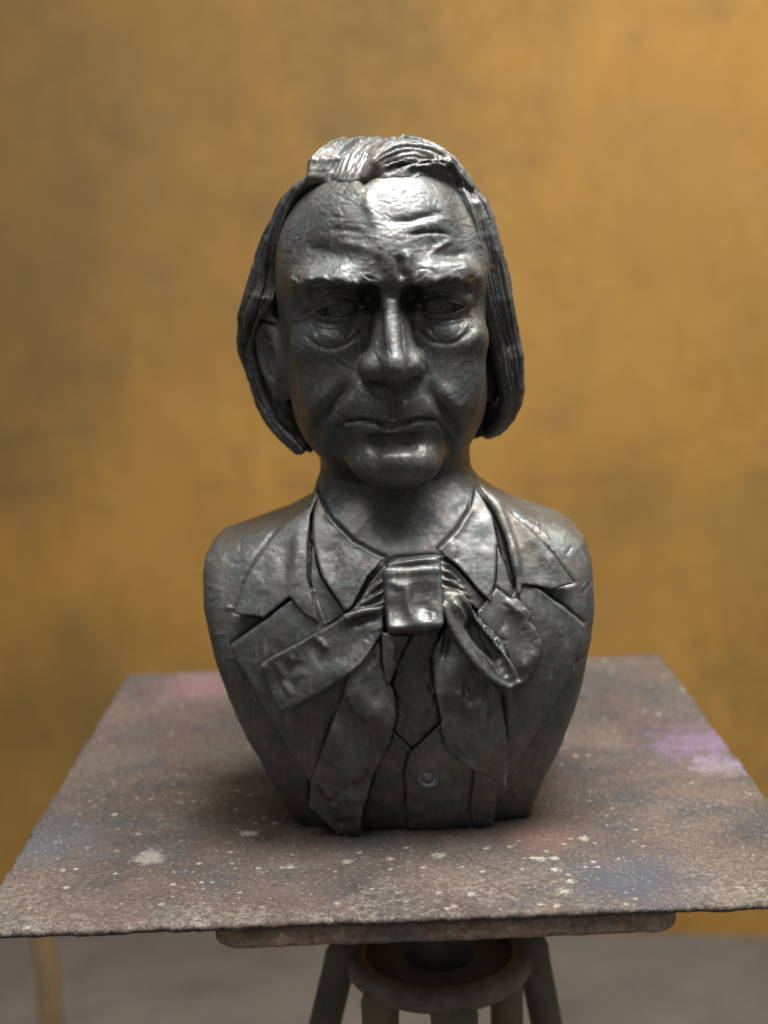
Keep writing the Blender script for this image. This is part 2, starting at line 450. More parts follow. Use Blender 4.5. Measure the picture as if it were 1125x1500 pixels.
# forehead
HM.stroke(line(R7, [(480, 470), (560, 462), (640, 462), (720, 440), (790, 425), (850, 430)]), 2.4, -1.7)
HM.stroke(line(R7, [(600, 538), (680, 532), (760, 525), (820, 530), (880, 548)]), 1.2, -1.6)
HM.stroke(line(R7, [(620, 500), (700, 488), (790, 480), (840, 490)]), 3, 0.9)
HM.stroke(line(R7, [(690, 690), (760, 680), (820, 655), (880, 660), (940, 640), (990, 690)]), 3.0, -1.9)
HM.stroke(line(R7, [(750, 640), (800, 610), (850, 580), (890, 585)]), 2.0, 1.3)
HM.stroke(line(R7, [(620, 610), (625, 660), (625, 720), (650, 760)]), 3, 2.0)
HM.stroke(line(R7, [(580, 640), (585, 690), (590, 740), (600, 800)]), 2.6, -3.4)
HM.stroke(line(R7, [(455, 640), (462, 690), (468, 740), (475, 800)]), 3.6, -2.0)
HM.stroke(line(R7, [(20, 610), (120, 610), (200, 640), (290, 670), (370, 660)]), 4, -1.3)
HM.stroke(line(R7, [(160, 520), (260, 512), (350, 520), (430, 530)]), 2.2, -0.8)
HM.stroke(line(R7, [(230, 570), (290, 590), (370, 605), (440, 640)]), 3, 1.3)
HM.stroke(line(R7, [(390, 310), (410, 370), (440, 440), (450, 520)]), 3.5, 1.3)
HM.stroke(line(R7, [(690, 400), (640, 330), (600, 280)]), 5, -0.8)
HM.stroke(line(R7, [(850, 260), (900, 380), (930, 500), (960, 620)]), 5, -1.3)
# brows: a shaggy overhanging shelf
for pts in ([(110, 130), (180, 95), (260, 85), (340, 100), (420, 105), (500, 100)], [(650, 105), (720, 105), (800, 85), (870, 80), (940, 100), (975, 130)]):
    HM.stroke(line(R2, pts), 3.5, 1.6, taper=.2)
    HM.stroke(line(R2, [(x, y + 6) for x, y in pts]), 1.8, 1.8, taper=.3)
for x0 in list(range(110, 500, 13)) + list(range(650, 960, 13)):
    lf = x0 < 600; base = 100 + rg.uniform(-16, 14); dx = -18 if lf else 20
    HM.stroke(line(R2, [(x0 - dx * rg.uniform(.2, 1), base + 18), (x0 + dx * .5, base + 4), (x0 + dx * rg.uniform(1, 2), base - rg.uniform(2, 14))]), rg.uniform(.7, 1.2), rg.choice((-.9, .8, -.6)))
# bridge of the nose: crease and plane edges
HM.stroke(line(R2, [(535, 195), (575, 185), (625, 195)]), 1.4, -1.3)
HM.stroke(line(R2, [(545, 160), (580, 152), (615, 160)]), 1.0, -0.7)
HM.stroke(line(R2, [(545, 225), (548, 300), (540, 400), (535, 480)]), 2.2, 1.0)
HM.stroke(line(R2, [(610, 225), (622, 320), (635, 420), (645, 500)]), 2.2, 1.2)
HM.stroke(line(R2, [(430, 480), (415, 530), (420, 580), (440, 605)]), 1.6, -1.6)
HM.stroke(line(R2, [(705, 465), (735, 500), (742, 550), (725, 590)]), 1.6, -1.6)
HM.stroke(line(R2, [(500, 470), (510, 520), (520, 570)]), 2.2, -0.8)
HM.stroke(line(R2, [(660, 470), (655, 520), (650, 570)]), 2.2, -0.8)
# folds from nose to mouth, philtrum, lips, chin
HM.stroke(line(R3, [(372, -20), (345, 12), (290, 70), (225, 150), (178, 215), (160, 280), (165, 330)]), 4.4, -4.4, taper=.22)
HM.stroke(line(R3, [(350, 10), (290, 75), (222, 155), (176, 220)]), 1.3, -1.2)
HM.stroke(line(R3, [(310, 0), (240, 60), (160, 150), (120, 230)]), 8, 2.8)
HM.stroke(line(R3, [(745, -15), (775, 25), (830, 100), (885, 185), (925, 260), (940, 320)]), 4.4, -4.4, taper=.22)
HM.stroke(line(R3, [(775, 25), (832, 105), (888, 190), (930, 265)]), 1.3, -1.2)
HM.stroke(line(R3, [(820, 10), (890, 100), (950, 200)]), 8, 2.8)
HM.stroke(line(R3, [(575, 60), (578, 110), (585, 160), (588, 200)]), 3.4, -3.2, taper=False)
HM.stroke(line(R3, [(527, 80), (525, 130), (530, 185)]), 2.2, 1.3)
HM.stroke(line(R3, [(640, 80), (635, 130), (635, 175)]), 2.2, 1.3)
H.tube(line(R3, [(330, 225), (420, 205), (530, 195), (585, 222), (640, 190), (740, 195), (830, 212)]) + A([0, 3.2, 0]), 3.4, 3)
H.tube(line(R3, [(400, 262), (480, 272), (580, 282), (660, 272), (760, 250)]) + A([0, 3.6, 0]), [3.2] * 3 + [4.6] * 9 + [3.2] * 3, 4)
HM.stroke(line(R3, [(265, 290), (290, 245), (330, 217), (420, 213), (500, 228), (580, 248), (640, 230), (730, 208), (830, 216), (880, 270), (905, 350)]), 2.2, [-2.4] * 6 + [-4.6] * 20 + [-3.2] * 7, 'v', taper=.08)
HM.stroke(line(R3, [(330, 250), (280, 310), (290, 380)]), 5, -1.5)
HM.stroke(line(R3, [(860, 240), (895, 310), (905, 390), (880, 440)]), 3, -2.2)
HM.stroke(line(R3, [(430, 360), (500, 335), (590, 325), (680, 325), (770, 345)]), 5.5, -7.0, taper=.25)
HM.stroke(line(R3, [(480, 440), (560, 425), (640, 425), (740, 430)]), 8, 3.0)
HM.stroke(line(R3, [(250, 430), (330, 500), (430, 560), (520, 575)]), 4, -1.2)
HM.stroke(line(R3, [(130, 90), (100, 200), (110, 310)]), 7, -1.0)
HM.stroke(line(R3, [(1000, 170), (1030, 260), (1000, 340)]), 5, -1.0)
HM.stroke(line(R2, [(905, 430), (950, 410), (990, 360), (1000, 320)]), 4, 1.4)
# clay tool marks
HM.grain(9.0, 0.2, 1); HM.grain(1.9, 0.08, 2)
HM.stroke(line(R1, [(250, 760), (230, 860), (260, 960), (330, 1060)]), 10, 0.6); HM.stroke(line(R1, [(890, 780), (900, 880), (880, 980), (840, 1070)]), 9, 0.6)
for k in range(1500):
    x, y = rg.uniform(402, 716), rg.uniform(268, 718); L = rg.uniform(5, 20)
    a = rg.gauss(.9 if x < 575 else -.9, .5) if y > 480 else rg.gauss(0, .6)
    q = H.trace([(x, y), (x + L * math.cos(a), y + L * math.sin(a))])
    if np.linalg.norm(q[0] - q[1]) < 16: HM.stroke(q, rg.uniform(.5, 1.0), rg.choice((-1, -1, 1)) * rg.uniform(.08, .26), taper=False)
# ears
def ear(cx, cy, cz, s, yaw):
    rot = (-8, 10 * s, yaw)
    H.ell((cx - s * 8, cy, cz + 6), (9, 14, 26), 8)
    H.ell((cx, cy, cz), (6.5, 16, 31), 6, rot=rot)
    H.ell((cx + s * 5, cy - 4, cz + 5), (6.5, 10.5, 19), 3, 'sub', rot=rot)
    H.tube([(cx + s * 1, cy - 5, cz + 12), (cx + s * 2, cy + 2, cz + 10), (cx + s * 1, cy + 3, cz - 6)], [1.8, 2.4, 2], 4)
ear(-91, 0, 336, -1, 38); ear(71, 0, 330, 1, -30)
HEAD_LO, HEAD_HI = (-112, -130, 150), (95, 110, 485)
VH = 0.85
head = sculpt('head', H, HEAD_LO, HEAD_HI, VH, BRONZE, bust, HM)

# ------------------------------------------------------------------ the bust: hair
G = Field(); GM = Marks(); hr = random.Random(11)
def pt(x, y, Y): return at(*R1(x, y), Y)
def on(x, y, lift, a=-84, b=-52):                      # a point on the head, lifted towards the viewer
    return pt(x, y, float(np.clip(H.trace([R1(x, y)])[0][1], a, b)) - lift)
def cap(P):
    q = P - A([-9, 10, 398]); r = A([76, 91.5, 79])
    a = np.linalg.norm(q / r, axis=1); b = np.linalg.norm(q / (r * r), axis=1)
    d = a * (a - 1) / np.maximum(b, 1e-6)
    yh = np.interp(P[:, 2], [300, 340, 372, 400, 430, 452, 462], [20, 8, -12, -28, -45, -66, -90])
    d = smax(d, (yh - P[:, 1]) * 0.8, 6)
    return smax(d, (300 - P[:, 2]), 12)
G.ell((-8, 38, 315), (74, 44, 70), 10)
G.add(cap, (-92, -90, 290), (75, 110, 484), 6)
def lock(pts, rad, k=2.5, n=12, fine=8, amt=0.9, wob=0.45):
    p = spline(A(pts), n)
    p[1:-1] += A([[hr.gauss(0, wob * .5) for _ in range(3)] for _ in range(n - 2)])
    r = np.interp(np.linspace(0, 1, n), np.linspace(0, 1, len(rad)), rad) if hasattr(rad, '__len__') else np.full(n, rad)
    G.tube(p, r, k)
    tan = np.gradient(p, axis=0); tan /= np.linalg.norm(tan, axis=1)[:, None]
    out = p - A([-9, 16, 380]); out -= (out * tan).sum(1)[:, None] * tan; out /= np.maximum(np.linalg.norm(out, axis=1), 1e-6)[:, None]
    sd = np.cross(tan, out)
    for i in range(fine):
        a = hr.uniform(-1.3, 1.3); b = a + hr.uniform(-.4, .4)
        an = np.linspace(a, b, n)[:, None]
        GM.stroke(p + (out * np.cos(an) + sd * np.sin(an)) * r[:, None], hr.uniform(.55, .95), hr.choice((-1, -1, .8)) * hr.uniform(.7, 1.3) * amt, ys=1.0)
def curtain(rows, back, us, rad, skip=0, thin=1.0, lift=1.5, **kw):
    sec = []
    for (fx, fy, fY), (sx, sy, sY) in rows:
        f, s_ = (on(fx, fy, lift, fY - 6, fY + 12) if fY < -27 else pt(fx, fy, fY)), pt(sx, sy, sY)
        s_[0] -= 4.5 * np.sign(s_[0] + 9)
        sec.append(spline([f, (f + s_) / 2 + (s_ - f)[1] * A([0.12 * np.sign(s_[0] + 9), -.12, 0]), s_, s_ + back], 40))
    for u in us:
        i = min(39, int(u * 39))
        pts = [s_[i] + A([hr.gauss(0, .6), hr.gauss(0, 1.0), 0]) for s_ in sec]
        lock(pts[skip:], [r * (thin + (1 - thin) * min(1, u / .3)) for r in rad], n=len(pts) * 2, amt=1.7, fine=11, **kw)
right_rows = [((740, 118, -58), (795, 112, -32)), ((832, 195, -56), (866, 190, -25)), ((884, 285, -52), (924, 280, -15)),
              ((906, 400, -45), (956, 400, -8)), ((922, 520, -40), (988, 510, 0)), ((945, 640, -34), (1018, 640, 5)),
              ((966, 740, -27), (1040, 740, 8)), ((992, 850, -22), (1058, 850, 10)), ((1004, 960, -12), (1048, 970, 12)),
              ((985, 1045, -2), (1005, 1055, 14)), ((945, 1082, 5), (955, 1090, 18))]
curtain(right_rows, A([-22, 45, -4]), [0, .1, .2, .3, .42, .54, .66, .8, .95], [3.5, 5, 6, 6.5, 6.5, 6, 4])
left_rows = [((300, 190, -60), (288, 190, -40)), ((262, 215, -57), (250, 215, -30)), ((222, 290, -48), (205, 275, -20)), ((186, 420, -38), (142, 415, -5)),
             ((178, 530, -28), (110, 522, 5)), ((155, 620, -15), (80, 620, 10)), ((110, 685, -2), (66, 690, 15)),
             ((85, 780, 12), (68, 780, 20)), ((105, 870, 18), (92, 870, 25)), ((135, 960, 18), (112, 955, 28)),
             ((178, 1040, 15), (150, 1040, 28)), ((225, 1095, 10), (192, 1100, 25)), ((280, 1150, 5), (245, 1145, 18))]
curtain(left_rows, A([22, 45, -4]), [0, .1, .2, .3, .42, .54, .66, .8, .95], [3, 4.5, 5.5, 5.5, 5, 4.5, 3.5], thin=.45, lift=-0.5)
# sideburn tuft before the ear
for dx in (0, 9, 18):
    lock([pt(168 - dx, 560, -8), pt(162 - dx, 610, -8), pt(164 - dx, 660, -7), pt(186 - dx, 695 - dx, -10)], [2.5, 3.2, 3, 1.5], k=3)
# behind the right ear, the inside of the curl
for i in range(6):
    lock([pt(940 + i * 12, 680, 22), pt(965 + i * 12, 820, 30), pt(955 + i * 13, 960, 26 - i), pt(938 + i * 6, 1075 - i * 3, 12)], [5, 6, 6, 4])
for i in range(5):
    lock([pt(120 + i * 10, 760, 34), pt(135 + i * 12, 900, 38), pt(190 + i * 14, 1040, 34), pt(265 + i * 5, 1140, 16)], [5, 6, 6, 3])
# the back of the head, combed down from the crown
for i in range(24):
    f_ = math.radians(-8 + i * 196 / 23); c, s_ = math.cos(f_), math.sin(f_)
    lock([(-9 + 77 * c * math.sin(v), 12 + 90 * s_ * math.sin(v), 398 + 79 * math.cos(v)) if v < 1.6 else (-9 + (77 + 4 * (v - 1.6)) * c * .98, 12 + 88 * s_ * (1 - .25 * (v - 1.6)), 398 - 62 * (v - 1.6)) for v in (.25, .6, 1.0, 1.4, 1.9, 2.5, 3.0)],
         [3, 5, 6, 6.5, 6.5, 6, 4], fine=6, amt=1.4, wob=.8)
# left of the parting: swept up from the hairline and back
for i in range(20):
    x = 284 + i * 11.5; e = i / 19
    lock([on(max(x, 296), 196 - hr.uniform(0, 14), -1.6), on(max(x, 296) + 8 + 8 * e, 168 - 4 * e, -1.2), pt(x + 40 + 16 * e, 106 - 14 * e, -45), pt(x + 118, 64 - 10 * e, -14), pt(x + 185, 56, 22) - A([0, 0, 7]), (pt(x + 215, 60, 60) * A([.8, 1, 0]) + A([0, 0, 462]))],
         [1.0, 2.6, 4.6, 5.2, 5, 5], amt=1.6, fine=12)
# right of the parting: a wave that rises, crosses the brow and falls to the right
for i in range(13):
    x = 508 + i * 18.5
    lock([on(x, 186 - i - hr.uniform(0, 10), -1.4), on(x + 26, 158 - i * 1.4, .8), pt(x + 88 - i * 2, 126 - i, -66 + i * .8), pt(x + 180 - i * 6, 130 + i * 4, -59 + i * .8), pt(x + 268 - i * 9, 186 + i * 10, -52 + i * .8)],
         [1.0, 2.3, 3.2, 3.6, 2.6], amt=1.3, fine=10)
for i in range(7):
    lock([pt(520 + i * 12, 160 - i * 3, -68 + i * .5), pt(570 + i * 8, 122 - i * 2, -66 + i), pt(650, 104 - i * 3, -60 + i * 2), pt(735, 108 - i * 2, -54 + i * 2), pt(810, 150 - i * 2, -50 + i * 2)], [2, 3.6, 4.6, 4.6, 3.5], amt=1.3, fine=8)
for i in range(9):
    lock([pt(500 + i * 3, 172 - i * 8, -72 + i * 3), pt(538 + i * 2, 116 - i * 6, -69 + i * 5), pt(618, 80 - i * 4, -60 + i * 7), pt(712, 84 - i * 2.5, -54 + i * 8), pt(795, 124 - i * 1.5, -50 + i * 7), pt(872, 205 - i * 2, -46 + i * 6)],
         [2.5, 3.6, 4.8, 5, 4.6, 4], amt=1.2)
GM.grain(3.0, 0.2, 5)
hair = sculpt('hair', G, (-125, -100, 235), (105, 120, 492), 0.95, BRONZE, head, GM)

# ------------------------------------------------------------------ the bust: coat and linen
def poly_sd(P2, poly):
    """Signed distance (negative inside) of 2-D points to a polygon."""
    d = np.full(len(P2), 1e9); ins = np.zeros(len(P2), bool)
    x, y = P2[:, 0], P2[:, 1]
    for i in range(len(poly)):
        a = poly[i - 1]; b = poly[i]; e = b - a
        wx, wy = x - a[0], y - a[1]
        t = np.clip((wx * e[0] + wy * e[1]) / max(e @ e, 1e-9), 0, 1)
        d = np.minimum(d, (wx - e[0] * t) ** 2 + (wy - e[1] * t) ** 2)
        c = (a[1] <= y) != (b[1] <= y)
        ins ^= c & (x < a[0] + (y - a[1]) * e[0] / (e[1] if abs(e[1]) > 1e-9 else 1e-9))
    return np.where(ins, -1, 1) * np.sqrt(d)
sil = [(345, 40), (330, 75), (250, 118), (150, 150), (66, 180), (34, 212), (30, 260), (34, 350), (58, 480), (98, 600), (150, 735), (203, 850), (253, 950), (286, 1010), (286, 1060),
       (950, 1010), (952, 965), (1003, 830), (1052, 700), (1084, 560), (1107, 430), (1112, 330), (1107, 215), (1090, 158), (1040, 126), (940, 100), (855, 62), (790, 22)]
SILP = A([at(*R4(*p), float(np.interp(p[1], [200, 600, 1000], [4, -22, -48])))[[0, 2]] for p in [(x - 13 if x > 1000 else x, y) for x, y in sil]]); SILP[14, 1] = SILP[15, 1] = -20
N = Field()
_pz = spline([(z, 0, 0) for z in (-30, 0, 35, 75, 115, 155, 190, 220, 250, 280)], 200)[:, 0]
_py = spline([(y, 0, 0) for y in (-38, -54, -69, -82, -90, -88, -77, -58, -35, -10)], 200)[:, 0]
def torso(P):
    x, y, z = P[:, 0], P[:, 1], P[:, 2]
    d2 = poly_sd(P[:, [0, 2]], SILP)
    y0 = np.interp(z, _pz, _py)
    yf = y0 + 0.0013 * (x + 2) ** 2
    d = smax(d2, (yf - y) * 0.9, np.interp(z, [0, 60, 140], [6, 11, 17]))
    return smax(smax(d, (y - 78) * 0.95, 50), -z, 3)
N.add(torso, (-150, -95, 0), (138, 80, 262), 0)
N.tube([(-6, 10, 262), (-6, 12, 190)], [55, 60], 14)
N.depth_map(290, 680, 875, 1245, 4.0)
CM = Marks(); br = random.Random(5)
def tr(pts, lift=0.0, conv=R4):
    pix = [conv(*p) for p in pts]; q = N.trace(pix)
    D = A([ray(*p) for p in pix]); D /= np.linalg.norm(D, axis=1)[:, None]
    return q - D * lift
def sl(pts, lift=0.0, n=None, conv=R4):
    q = tr(pts, lift, conv); return spline(q, n or 3 * len(pts)) if len(pts) > 2 else q
def outline(pts, lift, curved=False):
    q = tr(pts, lift)[:, [0, 2]]
    if not curved: return q
    q3 = np.vstack([q[-2:], q, q[:2]]); n = len(q)
    return spline(np.c_[q3, np.zeros(len(q3))], (len(q3) - 1) * 5 + 1)[10:10 + n * 5, :2]
PATCH_H = 0.85
def patch(name, pts, off, th, parent, marks=None, k=1.5, curved=False, tilt=None, base=None, extra=None):
    """A sheet lying 'off' mm above the chest, 2*th thick, cut to an outline read off the photograph."""
    pl = outline(pts, off, curved); S = Field(); src = base or N
    lo2, hi2 = pl.min(0), pl.max(0); tp = tr(pts, off)
    lo = A([lo2[0] - 3, min(tp[:, 1].min() - 26, -60), lo2[1] - 3]); hi = A([hi2[0] + 3, min(tp[:, 1].max() + 14, 45), hi2[1] + 3])
    def fn(P):
        d2 = poly_sd(P[:, [0, 2]], pl)
        o = off + (tilt(P[:, 0], P[:, 2]) if tilt else 0.0)
        return smax(smax(d2, np.abs(src(P, 30.0) - o) - th, k), 0.4 - P[:, 2], 1.5)
    S.add(fn, lo, hi, 0)
    if extra: extra(S)
    lo[1] -= 6
    mk = marks or Marks()
    mk.grain(9.0, 0.5, len(STACK) + 3); mk.grain(3.0, 0.14, 2)
    return piece(name, S, lo, hi, PATCH_H, parent, mk, pts, off)
STACK = []
def piece(name, S, lo, hi, h, parent, mk, pts=None, off=0.0):
    hd = dict(name=name, S=S, lo=lo, hi=hi, h=h, parent=parent, mk=mk, pts=pts, off=off); STACK.append(hd); return hd
def build_stack():
    """Each layer is undercut along the outlines of the layers lying on it, as in the cast."""
    for i, a in enumerate(STACK):
        if a['pts'] is not None or a['name'] == 'coat':
            g = a['mk'].gain
            for c in STACK[i + 1:]:
                if c['pts'] is None: continue
                q = tr(c['pts'] + c['pts'][:1], a['off'])
                q = np.vstack([np.linspace(u, v, max(2, int(np.linalg.norm(u - v) / 8)))[:-1] for u, v in zip(q[:-1], q[1:])] + [q[-1:]])
                a['mk'].stroke(q, 1.5, -1.7 / g, taper=False)
        p = a['parent']; a['ob'] = sculpt(a['name'], a['S'], a['lo'], a['hi'], a['h'], BRONZE, p['ob'] if isinstance(p, dict) else p, a['mk'], a['pts'] is not None)
def crumple(mk, pts, n, lift, w=(2.0, 5.0), amt=(.6, 1.6), L=(25, 80), ang=(0, 6.28)):
    """Longer soft creases: a ridge with a hollow beside it."""
    xs = [p[0] for p in pts]; ys = [p[1] for p in pts]
    for _ in range(n):
        x, y = br.uniform(min(xs), max(xs)), br.uniform(min(ys), max(ys)); a = br.uniform(*ang); l = br.uniform(*L); bnd = br.uniform(-.4, .4); ww = br.uniform(*w); am = br.uniform(*amt)
        q = [(x, y), (x + l * .5 * math.cos(a), y + l * .5 * math.sin(a)), (x + l * math.cos(a + bnd), y + l * math.sin(a + bnd))]
        mk.stroke(sl(q, lift), ww, am); o = ww * 3.2
        mk.stroke(sl([(u - o * math.sin(a), v + o * math.cos(a)) for u, v in q], lift), ww * 1.1, -am)
def tools(mk, pts, n, w=(.6, 1.3), amt=(.2, .5), lift=6, L=(6, 22)):
    """Random short tool marks inside the box of an outline."""
    xs = [p[0] for p in pts]; ys = [p[1] for p in pts]
    for _ in range(n):
        x, y = br.uniform(min(xs), max(xs)), br.uniform(min(ys), max(ys)); a = br.uniform(0, 6.28); l = br.uniform(*L)
        mk.stroke(tr([(x, y), (x + l * math.cos(a), y + l * math.sin(a))], lift), br.uniform(*w), 1.3 * br.choice((-1, 1)) * br.uniform(*amt), taper=False)

CM.grain(14.0, 0.7, 3); CM.grain(3.0, 0.15, 4)
CM.stroke(sl([(560, 640), (575, 700), (600, 770)]), 3, -1.0)
for X0, Y0, X1, Y1 in ((35, 180, 330, 900), (860, 80, 1105, 900)): tools(CM, [(X0, Y0), (X1, Y1)], 90, (.7, 1.6), (.2, .5), 0, (10, 40))
coat = piece('coat', N, (-155, -100, -3), (143, 90, 268), 1.1, bust, CM)

# shirt front and waistcoat
pts = [(560, 455), (690, 445), (700, 720), (612, 800), (548, 742), (555, 640)]
mk = Marks(); tools(mk, pts, 90, (.8, 1.8), (.25, .6), 2, (8, 30))
patch('shirt_front', pts, 0.8, 1.6, bust, mk)
pts = [(500, 690), (556, 742), (612, 797), (640, 850), (640, 1034), (395, 1030), (470, 880)]
mk = Marks(); mk.stroke(sl([(540, 735), (565, 752), (612, 797)], 3), 1.2, 1.3, taper=False); mk.stroke(sl([(532, 742), (556, 762), (600, 806)], 3), 1.0, -0.8, taper=False)
tools(mk, pts, 60, lift=3)
waist_l = patch('waistcoat_panel', pts, 1.2, 2.2, bust, mk)
pts = [(705, 702), (690, 716), (640, 765), (600, 802), (588, 852), (592, 940), (597, 1034), (810, 1030), (830, 880), (760, 800)]
mk = Marks()
mk.stroke(sl([(694, 728), (648, 775), (610, 812), (601, 855), (604, 940), (608, 1030)], 5), 1.2, -1.1, taper=False)
mk.stroke(sl([(700, 745), (660, 785), (622, 826), (612, 860)], 5), 0.9, -0.8)
mk.stroke(sl([(798, 870), (793, 930), (785, 1010)], 5), 1.2, -1.6, taper=False)
mk.stroke(sl([(808, 880), (803, 930), (795, 1010)], 5), 1.2, 1.0, taper=False)
tools(mk, pts, 70, lift=5)
waist_r = patch('waistcoat_panel', pts, 4.0, 2.4, bust, mk)
B = Field(); bc = tr([(654, 868)], 7.5)[0]; bx = A([-.02, .985, -.17]); bx /= np.linalg.norm(bx)
def button(P):
    q = P - bc; a = q @ bx; rr = np.linalg.norm(q - np.outer(a, bx), axis=1)
    disc = smax(rr - 8.2, np.abs(a) - 2.2, 2)
    rim = np.hypot(rr - 6.4, a + 2.4) - 1.7
    knob = np.hypot(np.maximum(rr - 2.0, 0), a + 2.0) - 2.0
    return smin(smin(disc, rim, 1.0), knob, 1.0)
B.add(button, bc - 10, bc + 10, 0)
mk = Marks(); mk.grain(2.0, 0.5, 8)
piece('button', B, bc - 12, bc + 12, 0.6, waist_r, mk)

# coat lapels and collar
pts = [(95, 492), (150, 450), (215, 398), (300, 330), (335, 330), (365, 420), (470, 640), (500, 800), (420, 1000), (318, 872), (262, 790), (205, 690), (140, 575), (105, 520)]
mk = Marks(); mk.stroke(sl([(110, 505), (150, 575), (215, 685), (270, 780), (325, 865)], 7), 3.0, 0.9); tools(mk, pts, 60, lift=7)
mk.stroke(sl([(360, 600), (385, 680), (370, 780), (330, 860)], 7), 4, -1.6)
patch('lapel', pts, 4.6, 4.0, coat, mk, tilt=lambda x, z: 2.5 * np.clip((-50 - x) / 80, 0, 1))
pts = [(912, 312), (932, 306), (985, 345), (1040, 385), (1096, 430), (1088, 468), (1040, 600), (950, 752), (850, 905), (795, 1000), (770, 960), (790, 800), (800, 600), (850, 420)]
mk = Marks(); mk.stroke(sl([(940, 318), (1000, 362), (1085, 428)], 7), 1.6, 1.0); tools(mk, pts, 60, lift=7)
mk.stroke(sl([(860, 600), (855, 680), (862, 740), (850, 800)], 7), 3, -2.2); mk.stroke(sl([(878, 620), (880, 690), (876, 740)], 7), 3, 1.6)
patch('lapel', pts, 4.8, 4.0, coat, mk, tilt=lambda x, z: 2.5 * np.clip((x - 60) / 70, 0, 1))
pts = [(340, 30), (345, 60), (322, 120), (312, 210), (312, 300), (345, 425), (300, 400), (262, 352), (190, 411), (105, 401), (130, 322), (165, 255), (205, 190), (260, 120), (325, 50)]
mk = Marks(); mk.stroke(sl([(300, 130), (285, 210), (280, 300), (290, 380)], 9), 6, 1.6); mk.stroke(sl([(262, 180), (250, 260), (240, 320)], 9), 5, -1.0)
tools(mk, pts, 40, lift=9)
patch('coat_collar', pts, 7.5, 4.6, coat, mk, curved=False)
pts = [(785, 15), (800, 20), (852, 60), (900, 128), (955, 175), (1010, 240), (1066, 316), (1000, 333), (960, 322), (918, 318), (914, 345), (906, 345), (900, 290), (880, 200), (845, 112), (800, 45)]
mk = Marks(); mk.stroke(sl([(805, 40), (852, 105), (888, 195), (906, 280), (909, 330)], 10), 3.0, 2.4, taper=.2)
mk.stroke(sl([(870, 90), (920, 150), (985, 230), (1040, 300)], 10), 5, 1.2); mk.stroke(sl([(930, 200), (960, 260), (985, 310)], 10), 6, -1.0)
tools(mk, pts, 40, lift=9)
patch('coat_collar', pts, 8.0, 4.0, coat, mk)
# shirt collar wings
pts = [(345, 40), (350, 75), (375, 130), (440, 198), (500, 232), (532, 246), (480, 295), (462, 330), (440, 380), (416, 396), (352, 300), (326, 220), (328, 120)]
mk = Marks()
mk.stroke(sl([(372, 125), (440, 192), (530, 244)], 9), 2.0, 1.3, taper=False); mk.stroke(sl([(528, 250), (474, 310), (448, 375)], 9), 1.8, 1.8)
mk.stroke(sl([(500, 258), (458, 318), (436, 368)], 9), 1.4, -1.3); mk.stroke(sl([(380, 180), (390, 260), (410, 330)], 9), 7, -1.2)
tools(mk, pts, 40, lift=9)
patch('shirt_collar', pts, 9.0, 3.8, bust, mk)
pts = [(782, 35), (770, 110), (735, 168), (682, 222), (700, 240), (740, 268), (785, 325), (832, 373), (846, 310), (852, 210), (835, 125), (800, 60)]
mk = Marks()
mk.stroke(sl([(772, 115), (735, 172), (684, 222)], 9), 2.2, 1.5, taper=False); mk.stroke(sl([(686, 228), (740, 264), (788, 322), (830, 368)], 9), 1.6, 1.2)
mk.stroke(sl([(725, 190), (722, 222), (735, 245)], 9), 4, 2.0); mk.stroke(sl([(800, 150), (805, 250), (815, 320)], 9), 6, -1.0)
tools(mk, pts, 40, lift=9)
patch('shirt_collar', pts, 9.5, 4.0, bust, mk)
# the strip of shirt between collar wing and lapel
pts = [(325, 200), (350, 300), (420, 400), (430, 430), (345, 440), (318, 300)]
patch('shirt_front', pts, 3.0, 2.0, bust)
pts = [(850, 215), (875, 270), (905, 370), (860, 400), (830, 370), (846, 310)]
patch('shirt_front', pts, 4.0, 2.0, bust)

# ------------------------------------------------------------------ the bow tie
K = Field(); kc = tr([(611, 365)], 16)[0]
kx = tr([(692, 360)], 16)[0] - kc; ku = tr([(608, 275)], 16)[0] - kc; kw, kh = np.linalg.norm(kx), np.linalg.norm(ku)
kx /= kw; ky = np.cross(kx, ku / kh) * -1; ky /= np.linalg.norm(ky); kz = np.cross(kx, ky); kz *= np.sign(kz[2])
def knot(P):
    q = P - kc; u, v, w_ = q @ kx, q @ kz, q @ ky
    w_ = w_ + 0.0035 * u * u + 0.004 * v * v
    s_ = 1 + 0.03 * v / kh
    b = np.stack([np.abs(u) - (kw - 4) * s_, np.abs(v) - (kh - 4), np.abs(w_ - 4) - 9], 1)
    return np.linalg.norm(np.maximum(b, 0), axis=1) + np.minimum(b.max(1), 0) - 4
K.add(knot, kc - 50, kc + 50, 0)
mk = Marks(1.5)
for s_ in ([(545, 288), (600, 282), (680, 276)], [(682, 276), (688, 340), (690, 420)]): mk.stroke(sl(s_, 20), 2.0, 1.3, taper=False)
mk.stroke(sl([(572, 298), (592, 330), (596, 375), (612, 420), (622, 446)], 22), 3.2, 2.0); mk.stroke(sl([(545, 300), (560, 320), (590, 330)], 22), 3, 1.4)
mk.stroke(sl([(640, 310), (645, 370), (640, 420)], 22), 9, -1.5); mk.stroke(sl([(560, 350), (565, 400), (580, 440)], 22), 6, -1.6)
mk.stroke(sl([(620, 440), (650, 430), (680, 425)], 22), 5, 1.0); mk.grain(8, .6, 4); mk.grain(2.6, .12, 5)
crumple(mk, [(535, 290), (688, 440)], 5, 21, amt=(.4, 1.0), ang=(.8, 2.2))
bow = piece('bow_tie', K, kc - A([50, 30, 50]), kc + A([50, 30, 50]), 0.9, bust, mk)
pts = [(535, 262), (560, 248), (620, 243), (688, 238), (692, 282), (610, 292), (530, 296)]
